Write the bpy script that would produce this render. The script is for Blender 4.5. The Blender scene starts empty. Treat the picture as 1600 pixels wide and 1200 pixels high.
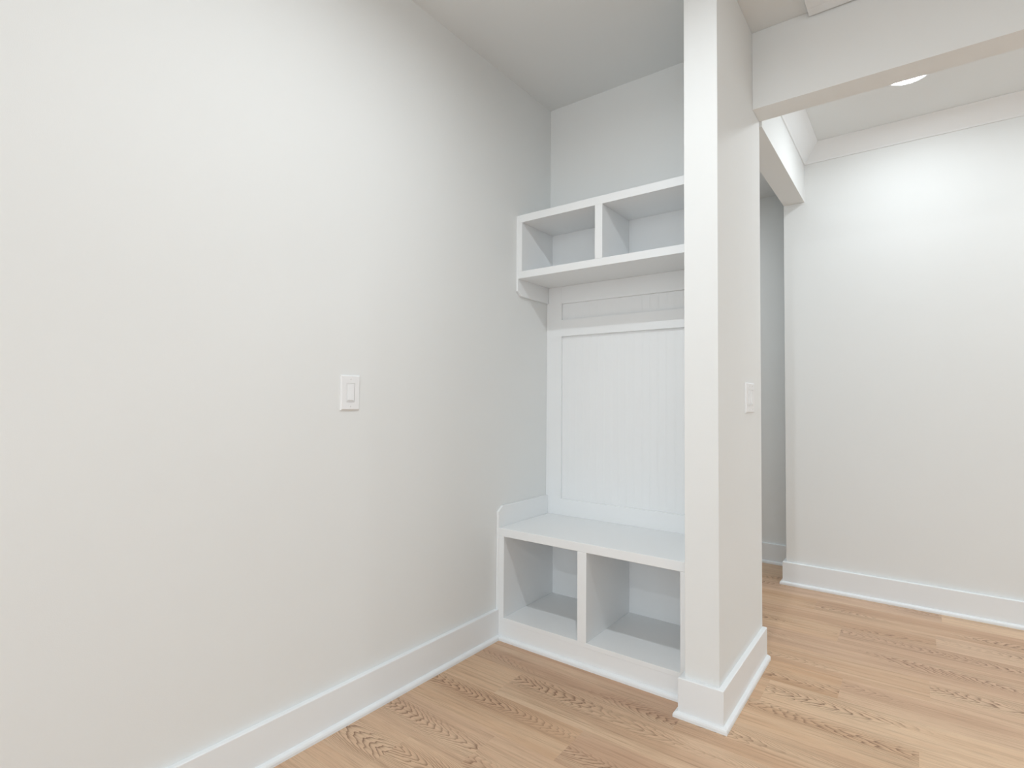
import bpy, bmesh, math, random
from mathutils import Vector, Matrix
random.seed(7)
sc = bpy.context.scene
COL = sc.collection

# ------------------------------------------------------------------ camera
cam_d = bpy.data.cameras.new('camera'); cam = bpy.data.objects.new('camera', cam_d); COL.objects.link(cam)
cam_d.sensor_fit = 'HORIZONTAL'; cam_d.sensor_width = 36.0
cam_d.lens = 846.2058 / 1600 * 36.0
cam_d.clip_start = 0.02
yaw, pitch, roll = [math.radians(v) for v in (36.846, 1.7821, 0.4583)]
fw = Vector((-math.sin(yaw) * math.cos(pitch), math.cos(yaw) * math.cos(pitch), math.sin(pitch)))
rt = Vector((math.cos(yaw), math.sin(yaw), 0)); up = rt.cross(fw)
rt2 = rt * math.cos(roll) + up * math.sin(roll)
up2 = -rt * math.sin(roll) + up * math.cos(roll)
M = Matrix((rt2, up2, -fw)).transposed().to_4x4()
M.translation = Vector((1.6192, -2.5035, 1.1233))
cam.matrix_world = M
sc.camera = cam

# ------------------------------------------------------------------ world, exposure
w = bpy.data.worlds.new('daylight'); sc.world = w; w.use_nodes = True
bg = w.node_tree.nodes['Background']
bg.inputs[0].default_value = (0.885, 0.95, 1.0, 1); bg.inputs[1].default_value = 1.35
vs = sc.view_settings
vs.view_transform = 'Standard'; vs.look = 'None'; vs.gamma = 1; vs.use_curve_mapping = False
vs.exposure = 0.56
NEAR_LIGHT = 150.0      # emission strength of the ceiling light before the niche
HALL_LIGHT = 60.0      # emission strength of the ceiling light in the hall

# ------------------------------------------------------------------ materials
def mat(name, col, rough=0.5, bump=0.0, bscale=300.0, spec=0.5):
    m = bpy.data.materials.new(name); m.use_nodes = True
    nt = m.node_tree; b = nt.nodes['Principled BSDF']
    b.inputs['Base Color'].default_value = (*col, 1); b.inputs['Roughness'].default_value = rough
    b.inputs['Specular IOR Level'].default_value = spec
    tc = nt.nodes.new('ShaderNodeTexCoord')
    n = nt.nodes.new('ShaderNodeTexNoise'); n.inputs['Scale'].default_value = bscale
    n.inputs['Detail'].default_value = 3
    nt.links.new(tc.outputs['Object'], n.inputs['Vector'])
    if bump > 0:
        bp = nt.nodes.new('ShaderNodeBump'); bp.inputs['Strength'].default_value = bump
        bp.inputs['Distance'].default_value = 0.001
        nt.links.new(n.outputs['Fac'], bp.inputs['Height']); nt.links.new(bp.outputs['Normal'], b.inputs['Normal'])
    # faint unevenness of the paint
    n2 = nt.nodes.new('ShaderNodeTexNoise'); n2.inputs['Scale'].default_value = 2.0
    nt.links.new(tc.outputs['Object'], n2.inputs['Vector'])
    mx = nt.nodes.new('ShaderNodeMix'); mx.data_type = 'RGBA'
    mx.inputs['A'].default_value = (*[c * 0.985 for c in col], 1); mx.inputs['B'].default_value = (*[min(1, c * 1.015) for c in col], 1)
    nt.links.new(n2.outputs['Fac'], mx.inputs['Factor']); nt.links.new(mx.outputs['Result'], b.inputs['Base Color'])
    return m

WALL = mat('wall_paint', (0.815, 0.828, 0.820), 0.75, 0.15, 400)
CEIL = mat('ceiling_paint', (0.80, 0.825, 0.828), 0.9, 0.15, 400)
TRIM = mat('white_trim_paint', (0.86, 0.885, 0.90), 0.38)
BOARD = mat('white_cabinet_paint', (0.87, 0.885, 0.89), 0.42, 0.05, 120)
PLATE = mat('white_plastic', (0.86, 0.865, 0.87), 0.3)
SLOT = mat('grey_screw_slot', (0.35, 0.35, 0.35), 0.5)

def emis(name, col, s):
    m = bpy.data.materials.new(name); m.use_nodes = True
    b = m.node_tree.nodes['Principled BSDF']
    b.inputs['Base Color'].default_value = (0.9, 0.9, 0.9, 1)
    b.inputs['Emission Color'].default_value = (*col, 1); b.inputs['Emission Strength'].default_value = s
    return m

def floor_material():
    m = bpy.data.materials.new('oak_plank_floor'); m.use_nodes = True
    nt = m.node_tree; N = nt.nodes; L = nt.links; b = N['Principled BSDF']
    def math_(op, a, c=None, d=None, clamp=False):
        n = N.new('ShaderNodeMath'); n.operation = op; n.use_clamp = clamp
        for i, v in enumerate((a, c, d)):
            if v is None: continue
            if isinstance(v, (int, float)): n.inputs[i].default_value = v
            else: L.new(v, n.inputs[i])
        return n.outputs[0]
    def noise(vec, scale, detail=2.0, rough=0.5, dist=0.0):
        n = N.new('ShaderNodeTexNoise'); n.inputs['Scale'].default_value = scale
        n.inputs['Detail'].default_value = detail; n.inputs['Roughness'].default_value = rough
        n.inputs['Distortion'].default_value = dist
        L.new(vec, n.inputs['Vector']); return n.outputs['Fac']
    def comb(x, y, z):
        n = N.new('ShaderNodeCombineXYZ')
        for i, v in enumerate((x, y, z)):
            if isinstance(v, (int, float)): n.inputs[i].default_value = v
            else: L.new(v, n.inputs[i])
        return n.outputs[0]
    uv = N.new('ShaderNodeUVMap'); uv.uv_map = 'plank'
    s = N.new('ShaderNodeSeparateXYZ'); L.new(uv.outputs[0], s.inputs[0])
    u, v = s.outputs[0], s.outputs[1]                      # metres along and across the plank (v from its middle)
    at = N.new('ShaderNodeAttribute'); at.attribute_name = 'tone'; at.attribute_type = 'GEOMETRY'
    sp = N.new('ShaderNodeSeparateColor'); L.new(at.outputs['Color'], sp.inputs[0])
    r1, r2, r3 = sp.outputs[0], sp.outputs[1], sp.outputs[2]
    seed = math_('MULTIPLY', r1, 57.0)
    seed2 = math_('MULTIPLY', r2, 91.0)
    # wavy growth rings: nested parabolas running along the plank
    off = math_('MULTIPLY', math_('SUBTRACT', r3, 0.5), 0.10)
    vc = math_('SUBTRACT', v, off)
    slow = noise(comb(math_('MULTIPLY', u, 1.6), math_('MULTIPLY', v, 3.0), seed), 1.0, 1.0)
    vc2 = math_('ADD', vc, math_('MULTIPLY', math_('SUBTRACT', slow, 0.5), 0.05))
    para = math_('MULTIPLY', math_('MULTIPLY', vc2, vc2), 1700.0)
    wob = noise(comb(math_('MULTIPLY', u, 3.2), math_('MULTIPLY', v, 24.0), seed2), 1.0, 2.0, 0.6)
    wob2 = noise(comb(math_('MULTIPLY', u, 12.0), math_('MULTIPLY', v, 85.0), seed), 1.0, 1.0)
    big = noise(comb(math_('MULTIPLY', u, 1.1), math_('MULTIPLY', v, 7.0), seed2), 1.0, 1.0)
    f = math_('ADD', math_('MULTIPLY', u, 27.0), para)
    f = math_('ADD', f, math_('MULTIPLY', wob, 4.2))
    f = math_('ADD', f, math_('MULTIPLY', wob2, 0.9))
    f = math_('ADD', f, math_('MULTIPLY', big, 11.0))
    fr = math_('FRACT', f)
    line = math_('POWER', fr, 4.0)                         # dark sharp late wood, soft on the other side
    line = math_('MULTIPLY', line, math_('SMOOTH_MIN', math_('MULTIPLY', math_('SUBTRACT', 1.0, fr), 9.0), 1.0, 0.1))
    # rings are clear along the middle only and fade to fine straight grain at the edges
    mid = math_('SUBTRACT', 1.0, math_('MULTIPLY', math_('ABSOLUTE', vc2), 8.5), None, True)
    patch = noise(comb(math_('MULTIPLY', u, 1.7), math_('MULTIPLY', v, 5.0), math_('ADD', seed, 13.0)), 1.0, 1.0)
    patch = math_('MULTIPLY', math_('SUBTRACT', patch, 0.44), 6.0, None, True)
    ring = math_('MULTIPLY', math_('MULTIPLY', line, mid), patch)
    straight = noise(comb(math_('MULTIPLY', u, 2.6), math_('MULTIPLY', v, 95.0), seed), 1.0, 4.0, 0.65)
    fine = noise(comb(math_('MULTIPLY', u, 14.0), math_('MULTIPLY', v, 700.0), seed2), 1.0, 3.0, 0.6)
    broad = noise(comb(math_('MULTIPLY', u, 1.0), math_('MULTIPLY', v, 16.0), seed2), 1.0, 2.0, 0.5)
    # colours
    def mixc(fac, a, c):
        n = N.new('ShaderNodeMix'); n.data_type = 'RGBA'
        if isinstance(fac, (int, float)): n.inputs['Factor'].default_value = fac
        else: L.new(fac, n.inputs['Factor'])
        for k, val in (('A', a), ('B', c)):
            if isinstance(val, tuple): n.inputs[k].default_value = (*val, 1)
            else: L.new(val, n.inputs[k])
        return n.outputs['Result']
    base = mixc(r1, (0.580, 0.340, 0.188), (0.790, 0.560, 0.365))
    base = mixc(math_('MULTIPLY', r2, 0.55), base, (0.600, 0.400, 0.290))
    bf = math_('MULTIPLY', math_('SUBTRACT', broad, 0.42), 3.0, None, True)
    base = mixc(math_('MULTIPLY', bf, 0.75), base, (0.750, 0.555, 0.375))
    bd = math_('MULTIPLY', math_('SUBTRACT', 0.50, broad), 4.0, None, True)
    base = mixc(math_('MULTIPLY', bd, 0.30), base, (0.430, 0.255, 0.155))
    sf = math_('MULTIPLY', math_('SUBTRACT', straight, 0.50), 4.0, None, True)
    base = mixc(math_('MULTIPLY', sf, 0.70), base, (0.370, 0.215, 0.125))
    ff = math_('MULTIPLY', math_('SUBTRACT', fine, 0.47), 4.0, None, True)
    base = mixc(math_('MULTIPLY', ff, 0.45), base, (0.340, 0.215, 0.140))
    base = mixc(math_('MULTIPLY', ring, 1.7, None, True), base, (0.215, 0.108, 0.055))
    L.new(base, b.inputs['Base Color'])
    b.inputs['Roughness'].default_value = 0.42
    bp = N.new('ShaderNodeBump'); bp.inputs['Strength'].default_value = 0.04; bp.inputs['Distance'].default_value = 0.0006
    L.new(math_('SUBTRACT', 1.0, math_('ADD', math_('MULTIPLY', ring, 0.7), math_('MULTIPLY', ff, 0.4))), bp.inputs['Height'])
    L.new(bp.outputs['Normal'], b.inputs['Normal'])
    return m
FLOOR = floor_material()

# ------------------------------------------------------------------ mesh helpers
def box(bm, x0, x1, y0, y1, z0, z1):
    vs_ = [bm.verts.new((x, y, z)) for z in (z0, z1) for x, y in ((x0, y0), (x1, y0), (x1, y1), (x0, y1))]
    for f in ((3, 2, 1, 0), (4, 5, 6, 7), (0, 1, 5, 4), (1, 2, 6, 5), (2, 3, 7, 6), (3, 0, 4, 7)):
        bm.faces.new([vs_[i] for i in f])

def prism(bm, pts, axis, a0, a1):
    """outline pts (p, q) extruded along an axis: 'x' -> (a, p, q); 'y' -> (p, a, q); 'z' -> (p, q, a)"""
    def P(a, p, q): return {'x': (a, p, q), 'y': (p, a, q), 'z': (p, q, a)}[axis]
    A = [bm.verts.new(P(a0, *p)) for p in pts]; B = [bm.verts.new(P(a1, *p)) for p in pts]
    n = len(pts)
    bm.faces.new(A); bm.faces.new(B[::-1])
    for i in range(n): bm.faces.new((A[i], B[i], B[(i + 1) % n], A[(i + 1) % n]))

def sweep(bm, prof, path):
    """profile of (out, z) carried along a floor-plan path of (x, y) with mitred corners; 'out' is to the right of travel"""
    rings = []
    n = len(path)
    for i, p in enumerate(path):
        p = Vector(p)
        def nrm(a, b_):
            d = (Vector(b_) - Vector(a)).normalized(); return Vector((d.y, -d.x))
        if i == 0: nn = nrm(path[0], path[1])
        elif i == n - 1: nn = nrm(path[-2], path[-1])
        else:
            n1, n2 = nrm(path[i - 1], path[i]), nrm(path[i], path[i + 1])
            nn = (n1 + n2) / (1 + n1.dot(n2))
        rings.append([bm.verts.new((p.x + nn.x * o, p.y + nn.y * o, z)) for o, z in prof])
    m = len(prof)
    for a, c in zip(rings, rings[1:]):
        for j in range(m): bm.faces.new((a[j], a[(j + 1) % m], c[(j + 1) % m], c[j]))
    bm.faces.new(rings[0]); bm.faces.new(rings[-1][::-1])

def lathe(bm, prof, seg=48):
    """profile of (r, z) turned round the z axis"""
    rings = []
    for r, z in prof:
        if r == 0: rings.append([bm.verts.new((0, 0, z))])
        else: rings.append([bm.verts.new((r * math.cos(2 * math.pi * k / seg), r * math.sin(2 * math.pi * k / seg), z)) for k in range(seg)])
    for a, c in zip(rings, rings[1:]):
        for k in range(seg):
            q = [a[k % len(a)], a[(k + 1) % len(a)], c[(k + 1) % len(c)], c[k % len(c)]]
            q2 = []
            for v in q:
                if v not in q2: q2.append(v)
            if len(q2) > 2: bm.faces.new(q2)

def obj(name, bm, m, parent=None, bevel=0.0, seg=2):
    bmesh.ops.recalc_face_normals(bm, faces=bm.faces)
    me = bpy.data.meshes.new(name); bm.to_mesh(me); bm.free()
    me.materials.append(m)
    o = bpy.data.objects.new(name, me); COL.objects.link(o)
    if parent is not None: o.parent = parent
    if bevel > 0:
        md = o.modifiers.new('bevel', 'BEVEL'); md.width = bevel; md.segments = seg; md.limit_method = 'ANGLE'
        md.angle_limit = math.radians(40)
    return o

def bxo(name, m, dims, parent=None, bevel=0.0):
    bm = bmesh.new()
    for d in (dims if isinstance(dims[0], (tuple, list)) else [dims]): box(bm, *d)
    return obj(name, bm, m, parent, bevel)

def struct(o, label=None):
    o['kind'] = 'structure'
    if label: o['label'] = label
    return o

def thing(name, loc, label, cat, group=None):
    o = bpy.data.objects.new(name, None); COL.objects.link(o); o.location = loc
    o.empty_display_size = 0.1
    o['label'] = label; o['category'] = cat
    if group: o['group'] = group
    return o

def local(parent, o):
    """o was modelled in room coordinates: keep it there under its thing"""
    o.parent = parent; o.matrix_parent_inverse = Matrix.Translation(-Vector(parent.location)); return o

# ------------------------------------------------------------------ measurements (metres)
H = 2.74                        # ceiling before the niche
XA, XB = 0.937, 1.0575          # stub wall beside the niche
YC, YE = -0.543, 0.1057         # its front end and the back of the wall line
HH = 2.40                       # underside of the wide opening
HF = -0.0218                    # front face of the wall over the opening
YF = 1.255                      # far wall of the hall
G, K = 0.951, 1.0687            # wall over the side opening, left and right face
ZK = 2.3746
HC = 2.7066                     # hall ceiling
YH, HS = 1.6714, 2.6015         # side passage: far wall, ceiling
XR, YN = 4.6, -6.0              # how far the room reaches
BH, BT = 0.137, 0.019           # baseboard
SHOE = [(BT, 0.0), (BT + 0.0145, 0.0), (BT + 0.0145, 0.009), (BT + 0.0125, 0.0145), (BT + 0.008, 0.0180), (BT, 0.0195)]
BASE = [(0, 0), (BT, 0), (BT, BH - 0.002), (BT - 0.003, BH), (0, BH)]

# ------------------------------------------------------------------ structure
# floor: separate planks in one mesh, running along x
bm = bmesh.new()
uvl = bm.loops.layers.uv.new('plank'); tl = bm.loops.layers.float_color.new('tone')
PW, Y0, PLN = 0.192, 0.883, 1.22
ends = {0: 1.674, 3: 1.643, -1: 1.15, 9: 0.693, 10: 0.472, 11: 0.249, 4: 1.36, 8: 1.52, 7: 0.93, 12: 0.03, 2: 0.88, 1: 1.30}
for row in range(-5, 37):
    y1 = Y0 - PW * row; y0 = y1 - PW
    e = ends.get(row, random.random() * PLN)
    k0 = math.floor((-1.6 - e) / PLN); k1 = math.ceil((XR + 0.3 - e) / PLN)
    for k in range(k0, k1 + 1):
        xa, xb = e + k * PLN, e + (k + 1) * PLN
        vv = [bm.verts.new(p) for p in ((xa, y0, 0), (xb, y0, 0), (xb, y1, 0), (xa, y1, 0))]
        f = bm.faces.new(vv)
        t = (random.random(), random.random(), random.random(), 1)
        flip = random.choice((-1, 1))
        for lp, (uu, v_) in zip(f.loops, ((0, -1), (1, -1), (1, 1), (0, 1))):
            lp[uvl].uv = (flip * (uu * PLN - PLN / 2) + 2, v_ * PW / 2); lp[tl] = t
me = bpy.data.meshes.new('floor'); bm.to_mesh(me); bm.free(); me.materials.append(FLOOR)
floor = bpy.data.objects.new('floor', me); COL.objects.link(floor); struct(floor)

T = 0.12
struct(bxo('wall_left', WALL, (-T, 0, YN, 0, 0, H)))
struct(bxo('wall_back', WALL, (-T, XA, 0, YE, 0, H)))
struct(bxo('wall_stub', WALL, (XA, XB, YC, YE, 0, H), bevel=0.0015))
struct(bxo('wall_over_opening', WALL, (XB, XR, HF, YE, HH, H), bevel=0.0015))
struct(bxo('wall_far', WALL, (G, XR, YF, YF + T, 0, HC), bevel=0.0015))
struct(bxo('wall_over_passage', WALL, (G, K, YE, YF, ZK, HC), bevel=0.0015))
struct(bxo('wall_passage', WALL, (-1.6, XR, YH, YH + T, 0, HS)))
struct(bxo('wall_right_blocker', WALL, (XR, XR + T, YN, YE, 0, H)))  # unseen wall, added to keep sideways world light off the left wall
struct(bxo('ceiling', CEIL, [(-T, XR, YN, YE, H, H + 0.1)]))
struct(bxo('ceiling_hall', CEIL, [(K, XR, YE, YF, HC, HC + 0.05)]))
struct(bxo('ceiling_passage', CEIL, [(-1.6, G, YE, YH, HS, HS + 0.05), (G, XR, YF + T, YH, HS, HS + 0.05)]))
struct(bxo('wall_passage_end', WALL, (-1.72, -1.6, YE, YH + T, 0, HS)))
struct(bxo('wall_passage_near', WALL, (-1.72, -T, YE - T, YE, 0, HS)))

def baseboard(name, path, prof=BASE, shoe=SHOE, m=TRIM):
    bm = bmesh.new(); sweep(bm, prof, path); o = obj(name, bm, m, None, 0.001); struct(o)
    bm = bmesh.new(); sweep(bm, shoe, path); s = obj('shoe_molding', bm, m, o)
    return o
DB = 0.459                                   # depth of the bench
baseboard('baseboard_left', [(0, YN), (0, -DB - 0.0005)])
baseboard('baseboard_stub', [(XA, -DB - 0.0005), (XA, YC), (XB, YC), (XB, YE)][::1])
baseboard('baseboard_far', [(G, YF + T), (G, YF), (XR, YF)])
baseboard('baseboard_passage', [(-1.6, YH), (XR, YH)])

# crown moulding in the hall: flat sloping board with small fillets
ZC = 2.6078
CR = [(0, ZC), (0.006, ZC), (0.010, ZC + 0.008), (0.079, HC - 0.010), (0.085, HC - 0.004), (0.085, HC), (0, HC)]
bm = bmesh.new(); sweep(bm, CR, [(K, YE), (K, YF), (XR, YF)])
cr = obj('trim_1', bm, TRIM); struct(cr)

# ------------------------------------------------------------------ storage bench
bench = thing('storage_bench', (XA / 2, -DB / 2, 0), 'white built-in storage bench with two open cubbies filling the foot of the niche', 'bench')
ZS, ZB, SPT = 0.520, 0.104, 0.014
ST = 0.047                                    # visible stile at the left
MX0, MX1 = 0.444, 0.4874
YB = -0.030                                   # back of the cubbies
for s in (0, 1):
    bm = bmesh.new()
    pr = [(-DB, 0), (-DB, 0.592), (-DB + 0.035, 0.618), (YB, 0.618), (YB, ZS), (0, ZS), (0, 0)]
    x0, x1 = (0.0005, SPT) if s == 0 else (XA - SPT, XA - 0.0005)
    prism(bm, pr, 'x', x0, x1)
    local(bench, obj('side_panel', bm, BOARD, None, 0.0015))
local(bench, bxo('seat', BOARD, (SPT, XA - SPT, -DB, YB, ZS - 0.0387, ZS), bevel=0.002))
local(bench, bxo('stile', BOARD, (SPT, ST, -DB, YB, ZB, ZS - 0.0387), bevel=0.001))
local(bench, bxo('stile', BOARD, (XA - ST, XA - SPT, -DB, YB, ZB, ZS - 0.0387), bevel=0.001))
local(bench, bxo('divider', BOARD, (MX0, MX1, -DB, YB, ZB, ZS - 0.0387), bevel=0.001))
local(bench, bxo('bottom_shelf', BOARD, (SPT, XA - SPT, -DB, YB, ZB - 0.02, ZB), bevel=0.001))
kick = local(bench, bxo('kick_board', BOARD, (SPT, XA - SPT, -DB + 0.0004, -DB + 0.0194, 0, ZB - 0.02)))
local(bench, bxo('back_panel', BOARD, (SPT, XA - SPT, YB, -0.001, 0.0, ZS)))
bm = bmesh.new()
SH2 = [(-0.0, 0.0), (0.0165, 0.0), (0.0165, 0.009), (0.0145, 0.0145), (0.009, 0.0180), (0.0, 0.0195)]
sweep(bm, SH2, [(BT + 0.012, -DB), (XA - BT - 0.0, -DB)])
local(bench, obj('shoe_molding', bm, TRIM))

# ------------------------------------------------------------------ cubby shelf above
DU, ZT, ZU, ZU0 = 0.316, 2.060, 1.7742, 1.7387
shelf = thing('cubby_shelf', (XA / 2, -DU / 2, ZU0), 'white wall-mounted shelf unit with two open cubbies high in the niche', 'shelf')
for s in (0, 1):
    bm = bmesh.new()
    pr = [(-DU, ZT), (-DU, 1.676), (-DU + 0.030, 1.654), (YB, 1.654), (YB, ZT)]
    x0, x1 = (0.0005, 0.013) if s == 0 else (XA - 0.013, XA - 0.0005)
    prism(bm, pr, 'x', x0, x1)
    local(shelf, obj('side_panel', bm, BOARD, None, 0.0012))
local(shelf, bxo('top_board', BOARD, (0.013, XA - 0.013, -DU, YB, ZT - 0.0379, ZT), bevel=0.0012))
local(shelf, bxo('bottom_board', BOARD, (0.013, XA - 0.013, -DU, YB, ZU0, ZU), bevel=0.0012))
local(shelf, bxo('stile', BOARD, (0.013, 0.0355, -DU, YB, ZU, ZT - 0.0379), bevel=0.001))
local(shelf, bxo('stile', BOARD, (XA - 0.0355, XA - 0.013, -DU, YB, ZU, ZT - 0.0379), bevel=0.001))
local(shelf, bxo('divider', BOARD, (0.446, 0.484, -DU, YB, ZU, ZT - 0.0379), bevel=0.001))
local(shelf, bxo('back_panel', BOARD, (0.0005, XA - 0.0005, YB, -0.001, ZU0, ZT)))

# ------------------------------------------------------------------ beadboard back between them
hall_back = thing('beadboard_panel', (XA / 2, -0.015, ZS), 'white framed beadboard panel on the niche wall between bench and shelf', 'wall panel')
YP = -0.029
SL = 0.0935
P1, P2, P3 = 1.6465, 1.5593, 1.4708
ZBR = 0.606
local(hall_back, bxo('stile', BOARD, (0.0005, SL, YP, -0.010, ZS, ZU0), bevel=0.0008))
local(hall_back, bxo('stile', BOARD, (XA - SL, XA - 0.0005, YP, -0.010, ZS, ZU0), bevel=0.0008))
local(hall_back, bxo('top_rail', BOARD, (SL, XA - SL, YP, -0.010, P1, ZU0), bevel=0.0008))
local(hall_back, bxo('hook_rail', BOARD, (SL, XA - SL, YP, -0.010, P3, P2), bevel=0.0008))
local(hall_back, bxo('bottom_rail', BOARD, (SL, XA - SL, YP, -0.010, ZS, ZBR), bevel=0.0008))
def bead(z0, z1):
    bm = bmesh.new(); pts = [(SL, -0.0105)]
    x = SL; yb, yg = -0.0155, -0.0149
    pitch_ = 0.0412; pts.append((SL, yb))
    while x + pitch_ < XA - SL:
        c = x + pitch_
        pts += [(c - 0.0040, yb), (c - 0.0032, yg), (c - 0.0022, yb), (c + 0.0022, yb), (c + 0.0032, yg), (c + 0.0040, yb)]
        x = c
    pts += [(XA - SL, yb), (XA - SL, -0.0105)]
    prism(bm, pts, 'z', z0, z1)
    return obj('beadboard', bm, BOARD)
local(hall_back, bead(P2, P1)); local(hall_back, bead(ZBR, P3))
local(hall_back, bxo('backing', BOARD, (0.0005, XA - 0.0005, -0.010, -0.001, ZS, ZU0)))

# ------------------------------------------------------------------ light switches
def plate_bm(wd, ht, gangs):
    """plate in its own frame: x across, y up, z out; openings for the rockers"""
    bm = bmesh.new()
    t = 0.0068; c = 0.004
    def ring(wx, hy, z): return [bm.verts.new((sx * wx, sy * hy, z)) for sx, sy in ((-1, -1), (1, -1), (1, 1), (-1, 1))]
    a = ring(wd / 2, ht / 2, 0); b_ = ring(wd / 2, ht / 2, t - 0.003); c_ = ring(wd / 2 - c, ht / 2 - c, t)
    bm.faces.new(a)
    for p, q in ((a, b_), (b_, c_)):
        for i in range(4): bm.faces.new((p[i], p[(i + 1) % 4], q[(i + 1) % 4], q[i]))
    # front with rectangular holes: grid of quads
    xs = [-wd / 2 + c]; 
    for g in gangs: xs += [g - 0.0168, g + 0.0168]
    xs.append(wd / 2 - c); ys = [-ht / 2 + c, -0.0335, 0.0335, ht / 2 - c]
    for i in range(len(xs) - 1):
        for j in range(3):
            if i % 2 == 1 and j == 1:
                x0, x1, y0, y1 = xs[i], xs[i + 1], ys[1], ys[2]
                o_ = [bm.verts.new(p) for p in ((x0, y0, t), (x1, y0, t), (x1, y1, t), (x0, y1, t))]
                n_ = [bm.verts.new((p.co.x, p.co.y, 0.0015)) for p in o_]
                for k in range(4): bm.faces.new((o_[k], n_[k], n_[(k + 1) % 4], o_[(k + 1) % 4]))
                continue
            bm.faces.new([bm.verts.new(p) for p in ((xs[i], ys[j], t), (xs[i + 1], ys[j], t), (xs[i + 1], ys[j + 1], t), (xs[i], ys[j + 1], t))])
    bmesh.ops.remove_doubles(bm, verts=bm.verts, dist=1e-5)
    return bm

def switch(loc, wd, ht, gangs, label):
    r = thing('light_switch', loc, label, 'light switch')
    r.rotation_euler = (math.pi / 2, 0, math.pi / 2)       # local z out along +x, local y up
    obj('cover_plate', plate_bm(wd, ht, gangs), PLATE, r)
    for g in gangs:
        bm = bmesh.new()
        # frame of the switch inside the opening
        box(bm, g - 0.0160, g + 0.0160, -0.0328, 0.0328, 0.0012, 0.0064)
        fr = obj('switch_body', bm, PLATE, r, 0.0004)
        bm = bmesh.new()
        prism(bm, [(-0.0265, 0.0060), (-0.0265, 0.0105), (0, 0.0085), (0.0265, 0.0072), (0.0265, 0.0060)], 'x', g - 0.0125, g + 0.0125)
        obj('rocker', bm, PLATE, fr, 0.0005)
        for sy in (-1, 1):
            bm = bmesh.new(); lathe(bm, [(0, 0.0078), (0.0022, 0.0076), (0.0032, 0.0068), (0.0032, 0.006)], 16)
            bmesh.ops.translate(bm, verts=bm.verts, vec=(g, sy * 0.0485, 0))
            s = obj('screw', bm, PLATE, r)
            bm = bmesh.new(); box(bm, g - 0.0004, g + 0.0004, sy * 0.0485 - 0.0024, sy * 0.0485 + 0.0024, 0.0075, 0.0080)
            obj('screw_slot', bm, SLOT, s)
    return r
switch((0, -1.307, 1.1475), 0.080, 0.124, [0.0], 'white single rocker light switch on the long bare left wall')
switch((XB, -0.1105, 1.1436), 0.135, 0.124, [-0.023, 0.023], 'white double light switch on the side of the stub wall beside the opening')

# ------------------------------------------------------------------ ceiling fittings
def downlight(loc, r, strength, label):
    t = thing('recessed_light', loc, label, 'ceiling light', )
    bm = bmesh.new(); lathe(bm, [(r, -0.0015), (r + 0.004, -0.0045), (r + 0.014, -0.0035), (r + 0.018, 0.0), (r, 0.0)])
    obj('trim_ring', bm, TRIM, t)
    bm = bmesh.new(); lathe(bm, [(0, -0.0022), (r, -0.0018)])
    o = obj('diffuser', bm, emis('lit_diffuser', (0.895, 0.957, 1.0), strength), t)
    for p in o.data.polygons:
        if p.normal.z > 0: p.flip()
    return t
downlight((1.602, 0.676, HC), 0.080, HALL_LIGHT, 'round glowing ceiling light in the hall, partly hidden by the header beam')
downlight((1.13, -1.56, H), 0.022, NEAR_LIGHT * 15.5, 'round glowing ceiling light before the niche, out of view above')

downlight((3.0, 0.690, HC), 0.080, HALL_LIGHT * 2.2, 'added fill light on the ceiling farther along the hall, unseen to the right')  # added unseen lamp that evens out the brightness along the far wall
downlight((-0.2, 0.85, HS), 0.080, 125.0, 'added fill light on the side passage ceiling, unseen behind the stub wall')  # no known fixture here: added to brighten the passage wall
downlight((1.9, -4.2, H), 0.030, NEAR_LIGHT * 14, 'round glowing ceiling light behind the viewpoint, over the same floor')
pn = thing('ceiling_panel', (1.53, -0.235, H), 'flat white square panel fixed to the ceiling against the header', 'ceiling panel')
local(pn, bxo('frame', TRIM, [(1.279, 1.781, -0.535, -0.485, H - 0.024, H), (1.279, 1.781, -0.079, -0.029, H - 0.024, H),
                              (1.279, 1.329, -0.485, -0.079, H - 0.024, H), (1.731, 1.781, -0.485, -0.079, H - 0.024, H)], bevel=0.001))
local(pn, bxo('panel', TRIM, (1.329, 1.731, -0.485, -0.079, H - 0.0235, H)))
